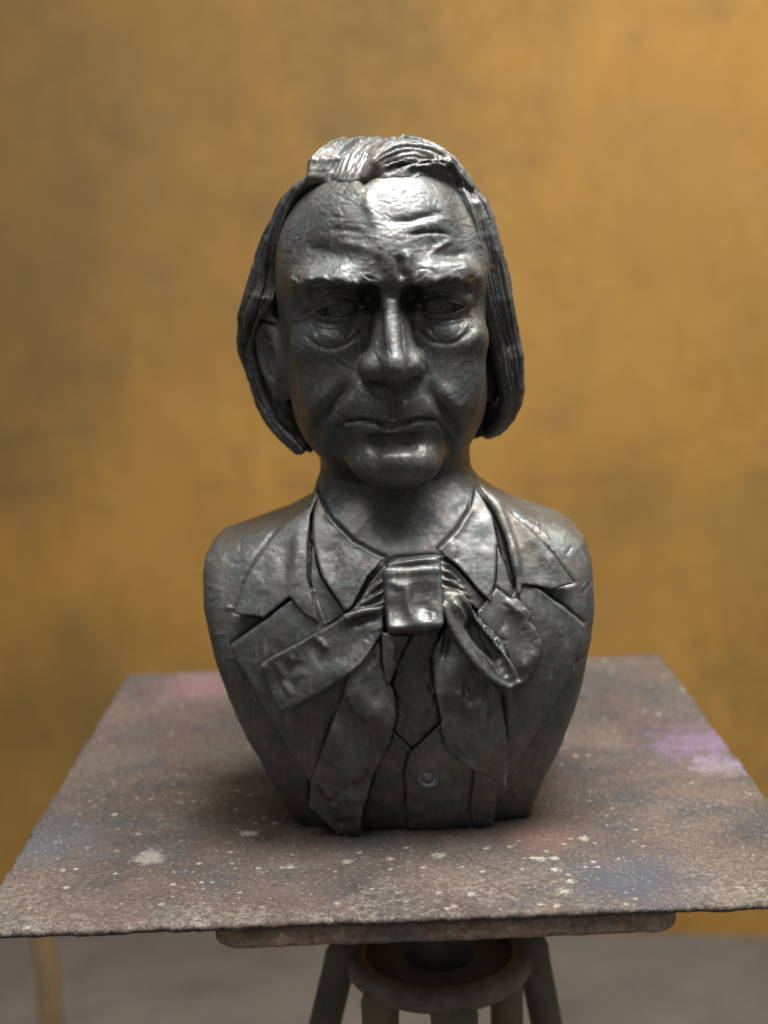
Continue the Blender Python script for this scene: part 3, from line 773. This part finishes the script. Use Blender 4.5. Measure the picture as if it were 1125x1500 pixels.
mk = Marks(1.5); mk.stroke(sl([(545, 268), (610, 258), (686, 252)], 14), 1.6, 1.2); mk.stroke(sl([(540, 276), (610, 268), (686, 262)], 14), 1.4, -1.2)
patch('tie_band', pts, 11, 3.5, bow, mk)
# crumpled stuff either side of the knot, under the collar wings
pts = [(532, 262), (490, 315), (462, 365), (425, 402), (470, 415), (540, 410)]
mk = Marks(1.5)
for i in range(7): mk.stroke(sl([(535, 285 + i * 17), (500, 318 + i * 13), (462 - i * 4, 372 + i * 5)], 10), 1.6, (-1.9, 1.5)[i % 2])
patch('tie_fold', pts, 7.5, 3.0, bow, mk)
pts = [(686, 250), (720, 262), (775, 318), (822, 370), (800, 400), (740, 345), (688, 350)]
mk = Marks(1.5)
for i in range(7): mk.stroke(sl([(688, 268 + i * 12), (722, 282 + i * 11), (760 + i * 4, 330 + i * 6)], 10), 1.8, (-2.2, 1.6)[i % 2])
patch('tie_fold', pts, 7.0, 3.0, bow, mk)
# left: the flat end that points outwards, and its tail
pts = [(528, 380), (470, 392), (420, 408), (395, 425), (300, 478), (215, 522), (180, 546), (205, 620), (237, 676), (300, 648), (400, 592), (460, 545), (526, 462)]
mk = Marks(1.5)
mk.stroke(sl([(525, 392), (470, 400), (420, 418), (400, 450)], 14), 2.5, 2.2); mk.stroke(sl([(528, 412), (470, 420), (425, 445)], 14), 3.5, -3.0)
mk.stroke(sl([(335, 468), (355, 490), (370, 510)], 14), 2.6, 1.8); mk.stroke(sl([(330, 500), (345, 530)], 14), 6, -1.4)
mk.stroke(sl([(225, 535), (238, 570), (245, 590)], 14), 2.4, 1.3); mk.stroke(sl([(262, 520), (272, 535), (275, 545)], 14), 2.0, 0.9)
mk.stroke(sl([(236, 590), (262, 620), (270, 640)], 14), 2.5, 1.0); mk.stroke(sl([(214, 540), (232, 600), (262, 655)], 14), 1.6, -0.7)
mk.stroke(sl([(240, 668), (400, 585), (460, 540), (522, 462)], 14), 1.6, 1.0); mk.stroke(sl([(500, 430), (440, 500), (380, 560)], 14), 7, -1.0)
tools(mk, pts, 60, lift=13); crumple(mk, pts, 9, 13, ang=(2.4, 2.9))
patch('tie_end', pts, 13.0, 3.0, bow, mk, tilt=lambda x, z: 1.8 * np.sin((x * .5 - z * .9) / 8 + .6 * np.sin(x / 13)))
pts = [(520, 470), (430, 560), (410, 640), (384, 705), (350, 800), (322, 880), (318, 945), (360, 985), (392, 1005), (405, 1035), (440, 1052), (457, 1020), (465, 970), (500, 850), (545, 760), (562, 690), (556, 625), (526, 560)]
mk = Marks(1.5)
mk.stroke(sl([(430, 580), (440, 640), (470, 680), (540, 690)], 10), 5, 1.8); mk.stroke(sl([(470, 560), (490, 620), (530, 660)], 10), 6, -2.0)
mk.stroke(sl([(400, 690), (390, 760), (345, 860), (330, 930)], 10), 4, 1.2); mk.stroke(sl([(470, 740), (450, 830), (400, 900)], 10), 9, -1.6)
mk.stroke(sl([(500, 840), (470, 880), (430, 895), (390, 890)], 10), 4, -2.4); mk.stroke(sl([(480, 790), (440, 840), (420, 880)], 10), 8, 2.2)
mk.stroke(sl([(460, 960), (420, 990), (380, 985)], 10), 4, -2.4); mk.stroke(sl([(548, 750), (505, 850), (468, 970)], 10), 1.8, 1.2)
tools(mk, pts, 80, lift=9)
crumple(mk, pts, 20, 10, ang=(1.0, 2.4), amt=(.8, 2.2), w=(1.8, 4))
patch('tie_tail', pts, 9.5, 4.2, bow, mk, tilt=lambda x, z: 2.6 * np.sin((x + z * .35) / 6.5 + .8 * np.sin(z / 17)) + 3 * np.clip((30 - z) / 40, 0, 1))
pts = [(522, 455), (560, 462), (602, 462), (578, 515), (558, 560), (545, 604), (532, 590), (524, 540)]
mk = Marks(1.5); mk.stroke(sl([(555, 480), (552, 530), (545, 580)], 13), 3, 2.2); mk.stroke(sl([(585, 470), (565, 530)], 13), 2, -1.4)
patch('tie_fold', pts, 11.0, 2.2, bow, mk)
# right: the open loop and its tail
pts = [(846, 330), (890, 362), (905, 358), (946, 406), (938, 424), (958, 445), (976, 492), (964, 548), (932, 594), (902, 614), (860, 570), (800, 470), (790, 400), (815, 368)]
mk = Marks(1.5); mk.stroke(sl([(870, 360), (910, 400), (935, 410)], 12), 3, 1.6); mk.stroke(sl([(850, 400), (900, 450), (930, 520)], 12), 8, -1.2); mk.stroke(sl([(905, 560), (940, 540), (962, 500)], 12), 4, 1.4)
tools(mk, pts, 30, (.6, 1.1), (.15, .35), 12)
crumple(mk, pts, 3, 12, ang=(.8, 1.1), amt=(.4, .8), w=(3, 5))
patch('tie_loop', pts, 9.0, 2.6, bow, mk)
loop = [(694, 342), (722, 334), (748, 348), (795, 415), (845, 478), (882, 532), (906, 592), (896, 612), (870, 605), (825, 578), (765, 515), (722, 448), (698, 400)]
mk = Marks(1.5)
mk.stroke(sl([(700, 380), (728, 450), (768, 512), (826, 576), (880, 606), (902, 596)], 18), 1.8, 2.6, taper=False)
mk.stroke(sl([(748, 350), (800, 420), (850, 482), (886, 540), (904, 592)], 18), 1.8, 2.0, taper=False)
mk.stroke(sl([(745, 380), (790, 440), (835, 500), (872, 565)], 18), 6.5, -5.2); mk.stroke(sl([(780, 430), (830, 495), (865, 550)], 18), 3, -3)
mk.stroke(sl([(716, 355), (742, 395), (768, 430), (770, 450)], 18), 3.0, 3.0); mk.stroke(sl([(800, 500), (830, 530), (850, 560)], 18), 2, 1.8)
def hollow(S):
    S.tube(sl([(738, 375), (775, 425), (815, 480), (850, 530), (876, 575)], 23, 12), [3, 4.2, 5, 5.4, 5.6, 5.6, 5.6, 5.4, 5, 4.5, 4, 3], 3, 'sub')
patch('tie_loop', loop, 13.5, 5.6, bow, mk, k=3, curved=True, extra=hollow)
pts = [(712, 425), (690, 470), (668, 540), (672, 610), (690, 700), (698, 760), (712, 792), (760, 825), (872, 886), (878, 800), (872, 720), (850, 600), (800, 545), (760, 505)]
mk = Marks(1.5)
mk.stroke(sl([(690, 470), (680, 510), (672, 548)], 10), 2.4, 2.2); mk.stroke(sl([(712, 440), (700, 500), (690, 545)], 10), 2.0, -2.2)
mk.stroke(sl([(735, 600), (745, 640), (770, 665), (780, 640)], 10), 4.0, 2.4); mk.stroke(sl([(700, 620), (720, 670), (760, 690)], 10), 6, -2.0)
mk.stroke(sl([(800, 580), (805, 620), (790, 660)], 10), 5, -1.6); mk.stroke(sl([(820, 590), (830, 640), (825, 700)], 10), 4, 1.4)
mk.stroke(sl([(690, 560), (690, 640), (705, 740)], 10), 2.0, 1.2); mk.stroke(sl([(715, 785), (780, 830), (868, 880)], 10), 2.0, 1.0)
mk.stroke(sl([(730, 720), (780, 760), (840, 800)], 10), 10, 1.8); tools(mk, pts, 80, lift=9)
crumple(mk, pts, 16, 10, ang=(.6, 2.0), amt=(.8, 2.2), w=(1.8, 4))
patch('tie_tail', pts, 9.5, 4.2, bow, mk, tilt=lambda x, z: 2.6 * np.sin((x - z * .45) / 6.5 + .9 * np.sin(z / 15)))
build_stack()

# ------------------------------------------------------------------ setting
def wall_mat():
    t = NT('ochre_wall')
    a = t.noise(1.6, 6, 0.6); b = t.noise(5, 6, 0.65, t.vmap((1, 1, .5), loc=(2, 5, 1))); c = t.noise(26, 5, 0.7)
    col = t.ramp(a, [(0.30, (0.20, 0.112, 0.024)), (0.48, (0.335, 0.168, 0.025)), (0.70, (0.40, 0.215, 0.042))])
    col = t.mix(t.math('MULTIPLY', t.rng(b, 0.46, 0.68), 0.6), col, (0.22, 0.125, 0.028))
    col = t.mix(t.math('MULTIPLY', t.rng(c, 0.4, 0.7), 0.25), col, (0.5, 0.28, 0.07))
    st = t.noise(3.2, 4, 0.6, t.vmap((3, 3, .6), loc=(7, 1, 3)))
    col = t.mix(t.math('MULTIPLY', t.rng(st, 0.6, 0.78), 0.6), col, (0.17, 0.13, 0.025))
    sm = t.noise(7, 3, 0.5, t.vmap((1, 1, 1.6), loc=(1, 9, 4)))
    col = t.mix(t.math('MULTIPLY', t.rng(sm, 0.58, 0.8), 0.4), col, (0.11, 0.08, 0.03))
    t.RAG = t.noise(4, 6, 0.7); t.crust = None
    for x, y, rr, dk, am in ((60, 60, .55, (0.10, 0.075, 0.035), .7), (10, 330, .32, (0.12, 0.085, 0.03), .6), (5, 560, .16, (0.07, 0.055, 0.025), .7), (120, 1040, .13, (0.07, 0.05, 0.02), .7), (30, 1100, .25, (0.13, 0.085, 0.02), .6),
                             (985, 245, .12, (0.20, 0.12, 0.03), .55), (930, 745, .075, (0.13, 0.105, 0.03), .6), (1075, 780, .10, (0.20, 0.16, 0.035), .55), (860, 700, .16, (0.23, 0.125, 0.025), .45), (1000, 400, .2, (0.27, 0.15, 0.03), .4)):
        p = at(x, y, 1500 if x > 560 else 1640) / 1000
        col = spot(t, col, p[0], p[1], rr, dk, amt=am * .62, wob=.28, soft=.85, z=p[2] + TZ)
    sx = t.n('ShaderNodeSeparateXYZ'); t.l(t.co.outputs['Object'], sx.inputs[0])
    jz = at(900, 705, 1510)[2] / 1000 + TZ                                  # a faint horizontal joint
    jt = t.rng(t.math('ABSOLUTE', t.math('SUBTRACT', sx.outputs[2], jz)), .004, .016, 1, 0)
    col = t.mix(t.math('MULTIPLY', t.math('MULTIPLY', jt, t.rng(b, .42, .58)), .28), col, (0.10, 0.06, 0.02))
    vs_ = t.noise(9, 6, .7, t.vmap((4, 4, .25), loc=(3, 3, 3))); col = t.mix(t.math('MULTIPLY', t.rng(vs_, .55, .72), .35), col, (0.20, 0.12, 0.028))
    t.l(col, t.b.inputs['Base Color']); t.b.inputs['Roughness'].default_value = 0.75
    t.l(t.bump(c, 0.3, 0.003), t.b.inputs['Normal']); return t.m
def floor_mat():
    t = NT('concrete_floor')
    col = t.ramp(t.noise(3, 6, 0.65), [(0.3, (0.10, 0.088, 0.075)), (0.7, (0.175, 0.155, 0.13))])
    col = t.mix(t.math('MULTIPLY', t.rng(t.noise(14, 4, .6), .5, .75), .4), col, (0.07, 0.062, 0.055))
    t.l(col, t.b.inputs['Base Color']); t.b.inputs['Roughness'].default_value = 0.8; return t.m
def board_mat(name, dark=1.0):
    t = NT(name)
    d = lambda c: tuple(x * dark for x in c)
    n1 = t.noise(7, 10, 0.72); n2 = t.noise(10, 10, 0.72, t.vmap(loc=(4, 2, 8))); n3 = t.noise(60, 8, 0.8); n4 = t.noise(230, 5, 0.8)
    col = t.ramp(n1, [(0.36, d((0.06, 0.048, 0.044))), (0.47, d((0.195, 0.122, 0.088))), (0.59, d((0.30, 0.21, 0.152)))])
    col = t.mix(t.math('MULTIPLY', t.rng(n2, 0.50, 0.60), 0.75), col, d((0.085, 0.092, 0.105)))            # blue-grey paint
    col = t.mix(t.math('MULTIPLY', t.rng(t.noise(9, 10, .72, t.vmap(loc=(1, 6, 2))), 0.53, 0.62), 0.6), col, d((0.21, 0.115, 0.08)))   # rust
    col = t.mix(t.math('MULTIPLY', t.rng(t.noise(8, 10, .7, t.vmap(loc=(9, 3, 5))), 0.54, 0.64), 0.5), col, d((0.105, 0.115, 0.09)))
    col = t.mix(t.math('MULTIPLY', t.rng(t.noise(13, 10, .75, t.vmap(loc=(2, 9, 6))), 0.55, 0.66), 0.5), col, d((0.33, 0.29, 0.25)))
    col = t.mix(t.math('MULTIPLY', t.rng(n3, 0.50, 0.62), 0.38), col, d((0.31, 0.255, 0.205)))
    col = t.mix(t.math('MULTIPLY', t.rng(n4, 0.38, 0.56, 1, 0), 0.65), col, d((0.045, 0.04, 0.038)))
    return t, col, n3, n4
def spot(t, col, x, y, r, paint, amt=1.0, wob=0.35, soft=0.25, z=0.0):
    """A splash of paint at a place on the board (metres), with a ragged edge."""
    nd = t.n('ShaderNodeVectorMath'); nd.operation = 'DISTANCE'; t.l(t.co.outputs['Object'], nd.inputs[0]); nd.inputs[1].default_value = (x, y, z)
    wob = wob * 1.8
    e = t.math('ADD', t.math('DIVIDE', nd.outputs['Value'], r), t.math('MULTIPLY', t.math('SUBTRACT', t.RAG, 0.5), wob * 4))
    mk_ = t.rng(e, 1 - soft, 1 + soft, 1, 0)
    if r < .008: t.crust = mk_ if t.crust is None else t.math('MAXIMUM', t.crust, mk_)
    return t.mix(t.math('MULTIPLY', mk_, amt), col, paint)
floor = link('floor', [(-4, -3, 0), (4, -3, 0), (4, 4, 0), (-4, 4, 0)], [(0, 1, 2, 3)], floor_mat(), None, False, False)
tag(floor, 'grey concrete floor', None, 'structure')
WY = 1.50; wa = math.radians(-7)
def wall_pt(u, w_, z): return (0.67 + math.cos(wa) * u - math.sin(wa) * w_, WY + math.sin(wa) * u + math.cos(wa) * w_, z)
vs = [wall_pt(u, w_, z) for w_ in (0, .06) for u, z in ((-3.4, -.02), (2.2, -.02), (2.2, 3.0), (-3.4, 3.0))]
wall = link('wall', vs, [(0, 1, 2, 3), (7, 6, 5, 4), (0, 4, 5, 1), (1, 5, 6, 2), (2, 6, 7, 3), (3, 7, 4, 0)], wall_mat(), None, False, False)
tag(wall, 'ochre yellow painted wall', None, 'structure')

def slab(name, x0, x1, y0, y1, z1, th, rc, step, mat, parent=None, rough=0.5, seed=0, bev=1.5, warp=0.0):
    """A rough-edged board: rounded-corner box, its edge chipped and its faces slightly uneven."""
    S = Field(); c = A([(x0 + x1) / 2, (y0 + y1) / 2]); hx, hy = (x1 - x0) / 2, (y1 - y0) / 2
    def fn(P):
        qx = np.abs(P[:, 0] - c[0]) - hx + rc; qy = np.abs(P[:, 1] - c[1]) - hy + rc
        d2 = np.hypot(np.maximum(qx, 0), np.maximum(qy, 0)) + np.minimum(np.maximum(qx, qy), 0) - rc
        P = P + np.c_[np.zeros(len(P)), np.zeros(len(P)), warp * noise(P, 130, 77)]
        return smax(d2 + rough * noise(P * A([1, 1, .6]), 9, seed) + .5 * rough * noise(P, 3, seed + 1), np.abs(P[:, 2] - z1 + th / 2) - th / 2, bev)
    S.add(fn, (x0 - 3, y0 - 3, z1 - th), (x1 + 3, y1 + 3, z1), 0)
    return sculpt(name, S, (x0 - 8, y0 - 8, z1 - th - 4), (x1 + 8, y1 + 8, z1 + 4), step, mat, parent)
t, col, n3, n4 = board_mat('painted_board', 0.55)
t.crust = None; t.RAG = t.noise(60, 8, 0.8); RAG2 = t.noise(380, 4, 0.75)
def sp(px, py, rpx, paint, **kw):
    global col
    p = atz(px, py, 0) / 1000; col = spot(t, col, p[0], p[1], rpx * 0.00048, paint, **kw)
cream = (0.47, 0.43, 0.35)
sp(1035, 1090, 75, (0.22, 0.14, 0.235), amt=.75, wob=.9, soft=.7); sp(1050, 1122, 34, (0.34, 0.27, 0.33), amt=.6, wob=.9, soft=.7)
sp(290, 1005, 70, (0.30, 0.13, 0.15), amt=.5, soft=.8); sp(930, 1290, 75, (0.07, 0.08, 0.105), amt=.75, wob=.6, soft=.6)
sp(75, 1235, 70, (0.075, 0.085, 0.11), amt=.6, wob=.5, soft=.7); sp(795, 1228, 42, (0.22, 0.115, 0.085), amt=.7, soft=.7)
sp(225, 1255, 20, (0.36, 0.33, 0.28), wob=1.2, amt=.7, soft=.5); sp(365, 1221, 13, (0.45, 0.43, 0.4), wob=.7)
t.RAG = RAG2
for x, y, r in ((855, 1228, 11), (826, 1236, 5), (801, 1247, 5), (792, 1258, 10), (812, 1257, 9), (815, 1274, 8), (836, 1291, 9), (826, 1306, 12), (793, 1325, 6), (815, 1327, 6), (643, 1253, 12), (655, 1331, 5), (713, 1242, 6), (747, 1240, 5), (255, 1277, 3), (253, 1296, 5), (128, 1242, 4), (40, 1359, 6), (508, 1262, 9), (570, 1258, 7), (595, 1242, 5), (425, 1270, 9), (690, 1310, 8), (918, 1324, 5), (1012, 1147, 4)):
    sp(x, y, r * .8, cream, wob=.8, amt=.85, soft=.4)
# fine flecks and a pale worn band along the front
vor = t.n('ShaderNodeTexVoronoi'); vor.feature = 'DISTANCE_TO_EDGE' if False else 'F1'; vor.inputs['Scale'].default_value = 105; t.l(t.co.outputs['Object'], vor.inputs['Vector'])
gate = t.rng(t.noise(12, 5, .65, t.vmap(loc=(6, 6, 1))), .42, .56)
fl = t.math('MULTIPLY', t.rng(t.math('ADD', t.math('ADD', vor.outputs['Distance'], t.math('MULTIPLY', n3, .5)), t.math('MULTIPLY', vor.outputs['Color'], .45)), .48, .60, 1, 0), gate)
col = t.mix(t.math('MULTIPLY', fl, .8), col, (0.45, 0.42, 0.36))
sx = t.n('ShaderNodeSeparateXYZ'); t.l(t.co.outputs['Object'], sx.inputs[0])
fr = t.math('MULTIPLY', t.rng(sx.outputs[1], -.19, -.09, 1, 0), t.rng(t.noise(9, 8, .7, t.vmap(loc=(3, 7, 2))), .46, .60))
fr = t.math('MULTIPLY', fr, t.rng(t.noise(170, 6, .8), .46, .58))
col = t.mix(t.math('MULTIPLY', fr, .7), col, (0.38, 0.33, 0.27))
fs = t.noise(480, 4, .8); col = t.mix(t.rng(fs, .40, .62, .55, 0), col, (0.03, 0.026, 0.024)); col = t.mix(t.rng(t.noise(300, 4, .75, t.vmap(loc=(5, 5, 5))), .57, .66, 0, .55), col, (0.34, 0.31, 0.27))
t.l(col, t.b.inputs['Base Color']); t.b.inputs['Roughness'].default_value = 0.85
b1 = t.bump(n3, 0.25, 0.002); b2 = t.bump(t.noise(330, 5, .75), 0.9, 0.0014, b1); b2 = t.bump(t.math('MAXIMUM', t.crust, fl), 0.8, 0.0008, b2); t.l(b2, t.b.inputs['Normal'])
BOARD = t.m
board = slab('modelling_board', -284, 261, -192.5, 359, 0, 5.5, 4, 2.0, BOARD, None, 1.7, 2, 1.2, 0.0); board.location.z = TZ
tag(board, 'square rough paint-spattered board carrying the bronze bust', 'board')
t, col, n3, n4 = board_mat('under_board', 1.9)
vor = t.n('ShaderNodeTexVoronoi'); vor.inputs['Scale'].default_value = 120; t.l(t.co.outputs['Object'], vor.inputs['Vector'])
col = t.mix(t.rng(t.noise(160, 8, .8, t.vmap(loc=(2, 2, 2))), .55, .62, 0, .8), col, (0.36, 0.34, 0.28))
col = t.mix(t.math('MULTIPLY', t.rng(t.noise(30, 3, .6), .6, .7), .7), col, (0.13, 0.12, 0.05))
t.l(col, t.b.inputs['Base Color']); t.b.inputs['Roughness'].default_value = 0.8
t.l(t.bump(t.noise(240, 4, .7), .8, .0015), t.b.inputs['Normal'])
under = slab('support_board', -133, 161, -188, 170, -5.4, 15.5, 16, 1.7, t.m, None, 1.3, 7, 5); under.location.z = TZ
tag(under, 'smaller paint-crusted board with rounded corners under the big square board', 'board')

# the stand: an iron ring with splayed legs
def iron(name, a, b, c):
    t = NT(name); col = t.ramp(t.noise(30, 5, .65), [(.3, a), (.55, b), (.75, c)])
    t.l(col, t.b.inputs['Base Color']); t.b.inputs['Roughness'].default_value = .75
    t.l(t.bump(t.noise(140, 4, .7), .5, .002), t.b.inputs['Normal']); return t.m
IRON = iron('old_iron', (.10, .09, .074), (.20, .175, .145), (.32, .275, .22)); DARKI = iron('dark_iron', (.09, .082, .072), (.15, .135, .115), (.21, .18, .15))
PIPE = iron('painted_leg', (.12, .145, .12), (.23, .18, .115), (.26, .13, .08))
stand = bpy.data.objects.new('modelling_stand', None); COL.objects.link(stand); stand.location = (.014, -.004, 0)
tag(stand, 'old round-topped iron modelling stand with splayed legs under the boards', 'stand')
def lathe(name, prof, mat, n=72):
    v = [(r * math.cos(2 * math.pi * i / n), r * math.sin(2 * math.pi * i / n), z) for i in range(n) for r, z in prof]; m_ = len(prof)
    f = [(i * m_ + j, ((i + 1) % n) * m_ + j, ((i + 1) % n) * m_ + (j + 1) % m_, i * m_ + (j + 1) % m_) for i in range(n) for j in range(m_)]
    return link(name, v, f, mat, stand, True, False)
Z = lambda mm_: TZ + mm_ / 1000
lathe('ring', [(.057, Z(-137)), (.068, Z(-138)), (.072, Z(-134)), (.072, Z(-125)), (.069, Z(-121)), (.060, Z(-120)), (.057, Z(-123))], IRON)
lathe('dish', [(.0005, Z(-142)), (.058, Z(-136)), (.058, Z(-126)), (.0005, Z(-128))], DARKI)
lathe('spindle', [(.0005, Z(-132)), (.026, Z(-132)), (.026, Z(-50)), (.045, Z(-46)), (.045, Z(-20)), (.0005, Z(-20))], DARKI)
def leg(x0, y0, z0, x1, y1, r, mat):
    p0, p1 = A([x0, y0, Z(z0)]), A([x1, y1, 0.0]); d = p1 - p0; d /= np.linalg.norm(d); a = np.cross(d, [0, 1, 0]); a /= np.linalg.norm(a); b = np.cross(d, a); n = 16
    v = []; f = []
    for k, (t_, rr) in enumerate(((0, .8), (.015, 1.05), (.03, 1), (.5, .95), (.97, .9), (.975, 1.3), (1, 1.3))):
        c = p0 + (p1 - p0) * t_
        v += [tuple(c + r * rr * (a * math.cos(2 * math.pi * i / n) + b * math.sin(2 * math.pi * i / n))) for i in range(n)]
        if k: f += [((k - 1) * n + i, (k - 1) * n + (i + 1) % n, k * n + (i + 1) % n, k * n + i) for i in range(n)]
    f += [tuple(range(n))[::-1], tuple(range(6 * n, 7 * n))]
    return link('leg', v, f, mat, stand, True, False)
leg(-.072, .0, -112, -.29, .02, .0125, DARKI); leg(.070, .0, -112, .20, .03, .0125, DARKI)
leg(-.046, -.040, -130, -.070, -.10, .014, PIPE); leg(.008, -.056, -132, .006, -.20, .017, PIPE)
leg(.050, -.022, -130, .045, -.02, .0125, PIPE)
# a wooden stake standing on the floor behind
WOOD = iron('weathered_wood', (.13, .085, .04), (.22, .145, .065), (.28, .19, .09))
px_, py_ = -.555, .95
v = []; f = []
for k, (z, w_) in enumerate(((0, .018), (.02, .017), (.2, .0155), (.4, .0165), (.405, .012))):
    v += [(px_ + w_ * sx_ + .004 * math.sin(k * 2), py_ + w_ * sy_, z) for sx_, sy_ in ((-1, -.7), (-.7, -1), (.7, -1), (1, -.7), (1, .7), (.7, 1), (-.7, 1), (-1, .7))]
    if k: f += [((k - 1) * 8 + i, (k - 1) * 8 + (i + 1) % 8, k * 8 + (i + 1) % 8, k * 8 + i) for i in range(8)]
f += [tuple(range(8))[::-1], tuple(range(32, 40))]
tag(link('wooden_stake', v, f, WOOD, None, False, False), 'short brown wooden stake standing on the floor before the ochre wall', 'stake')
print('TOTAL %.1f s' % (time.time() - T0))
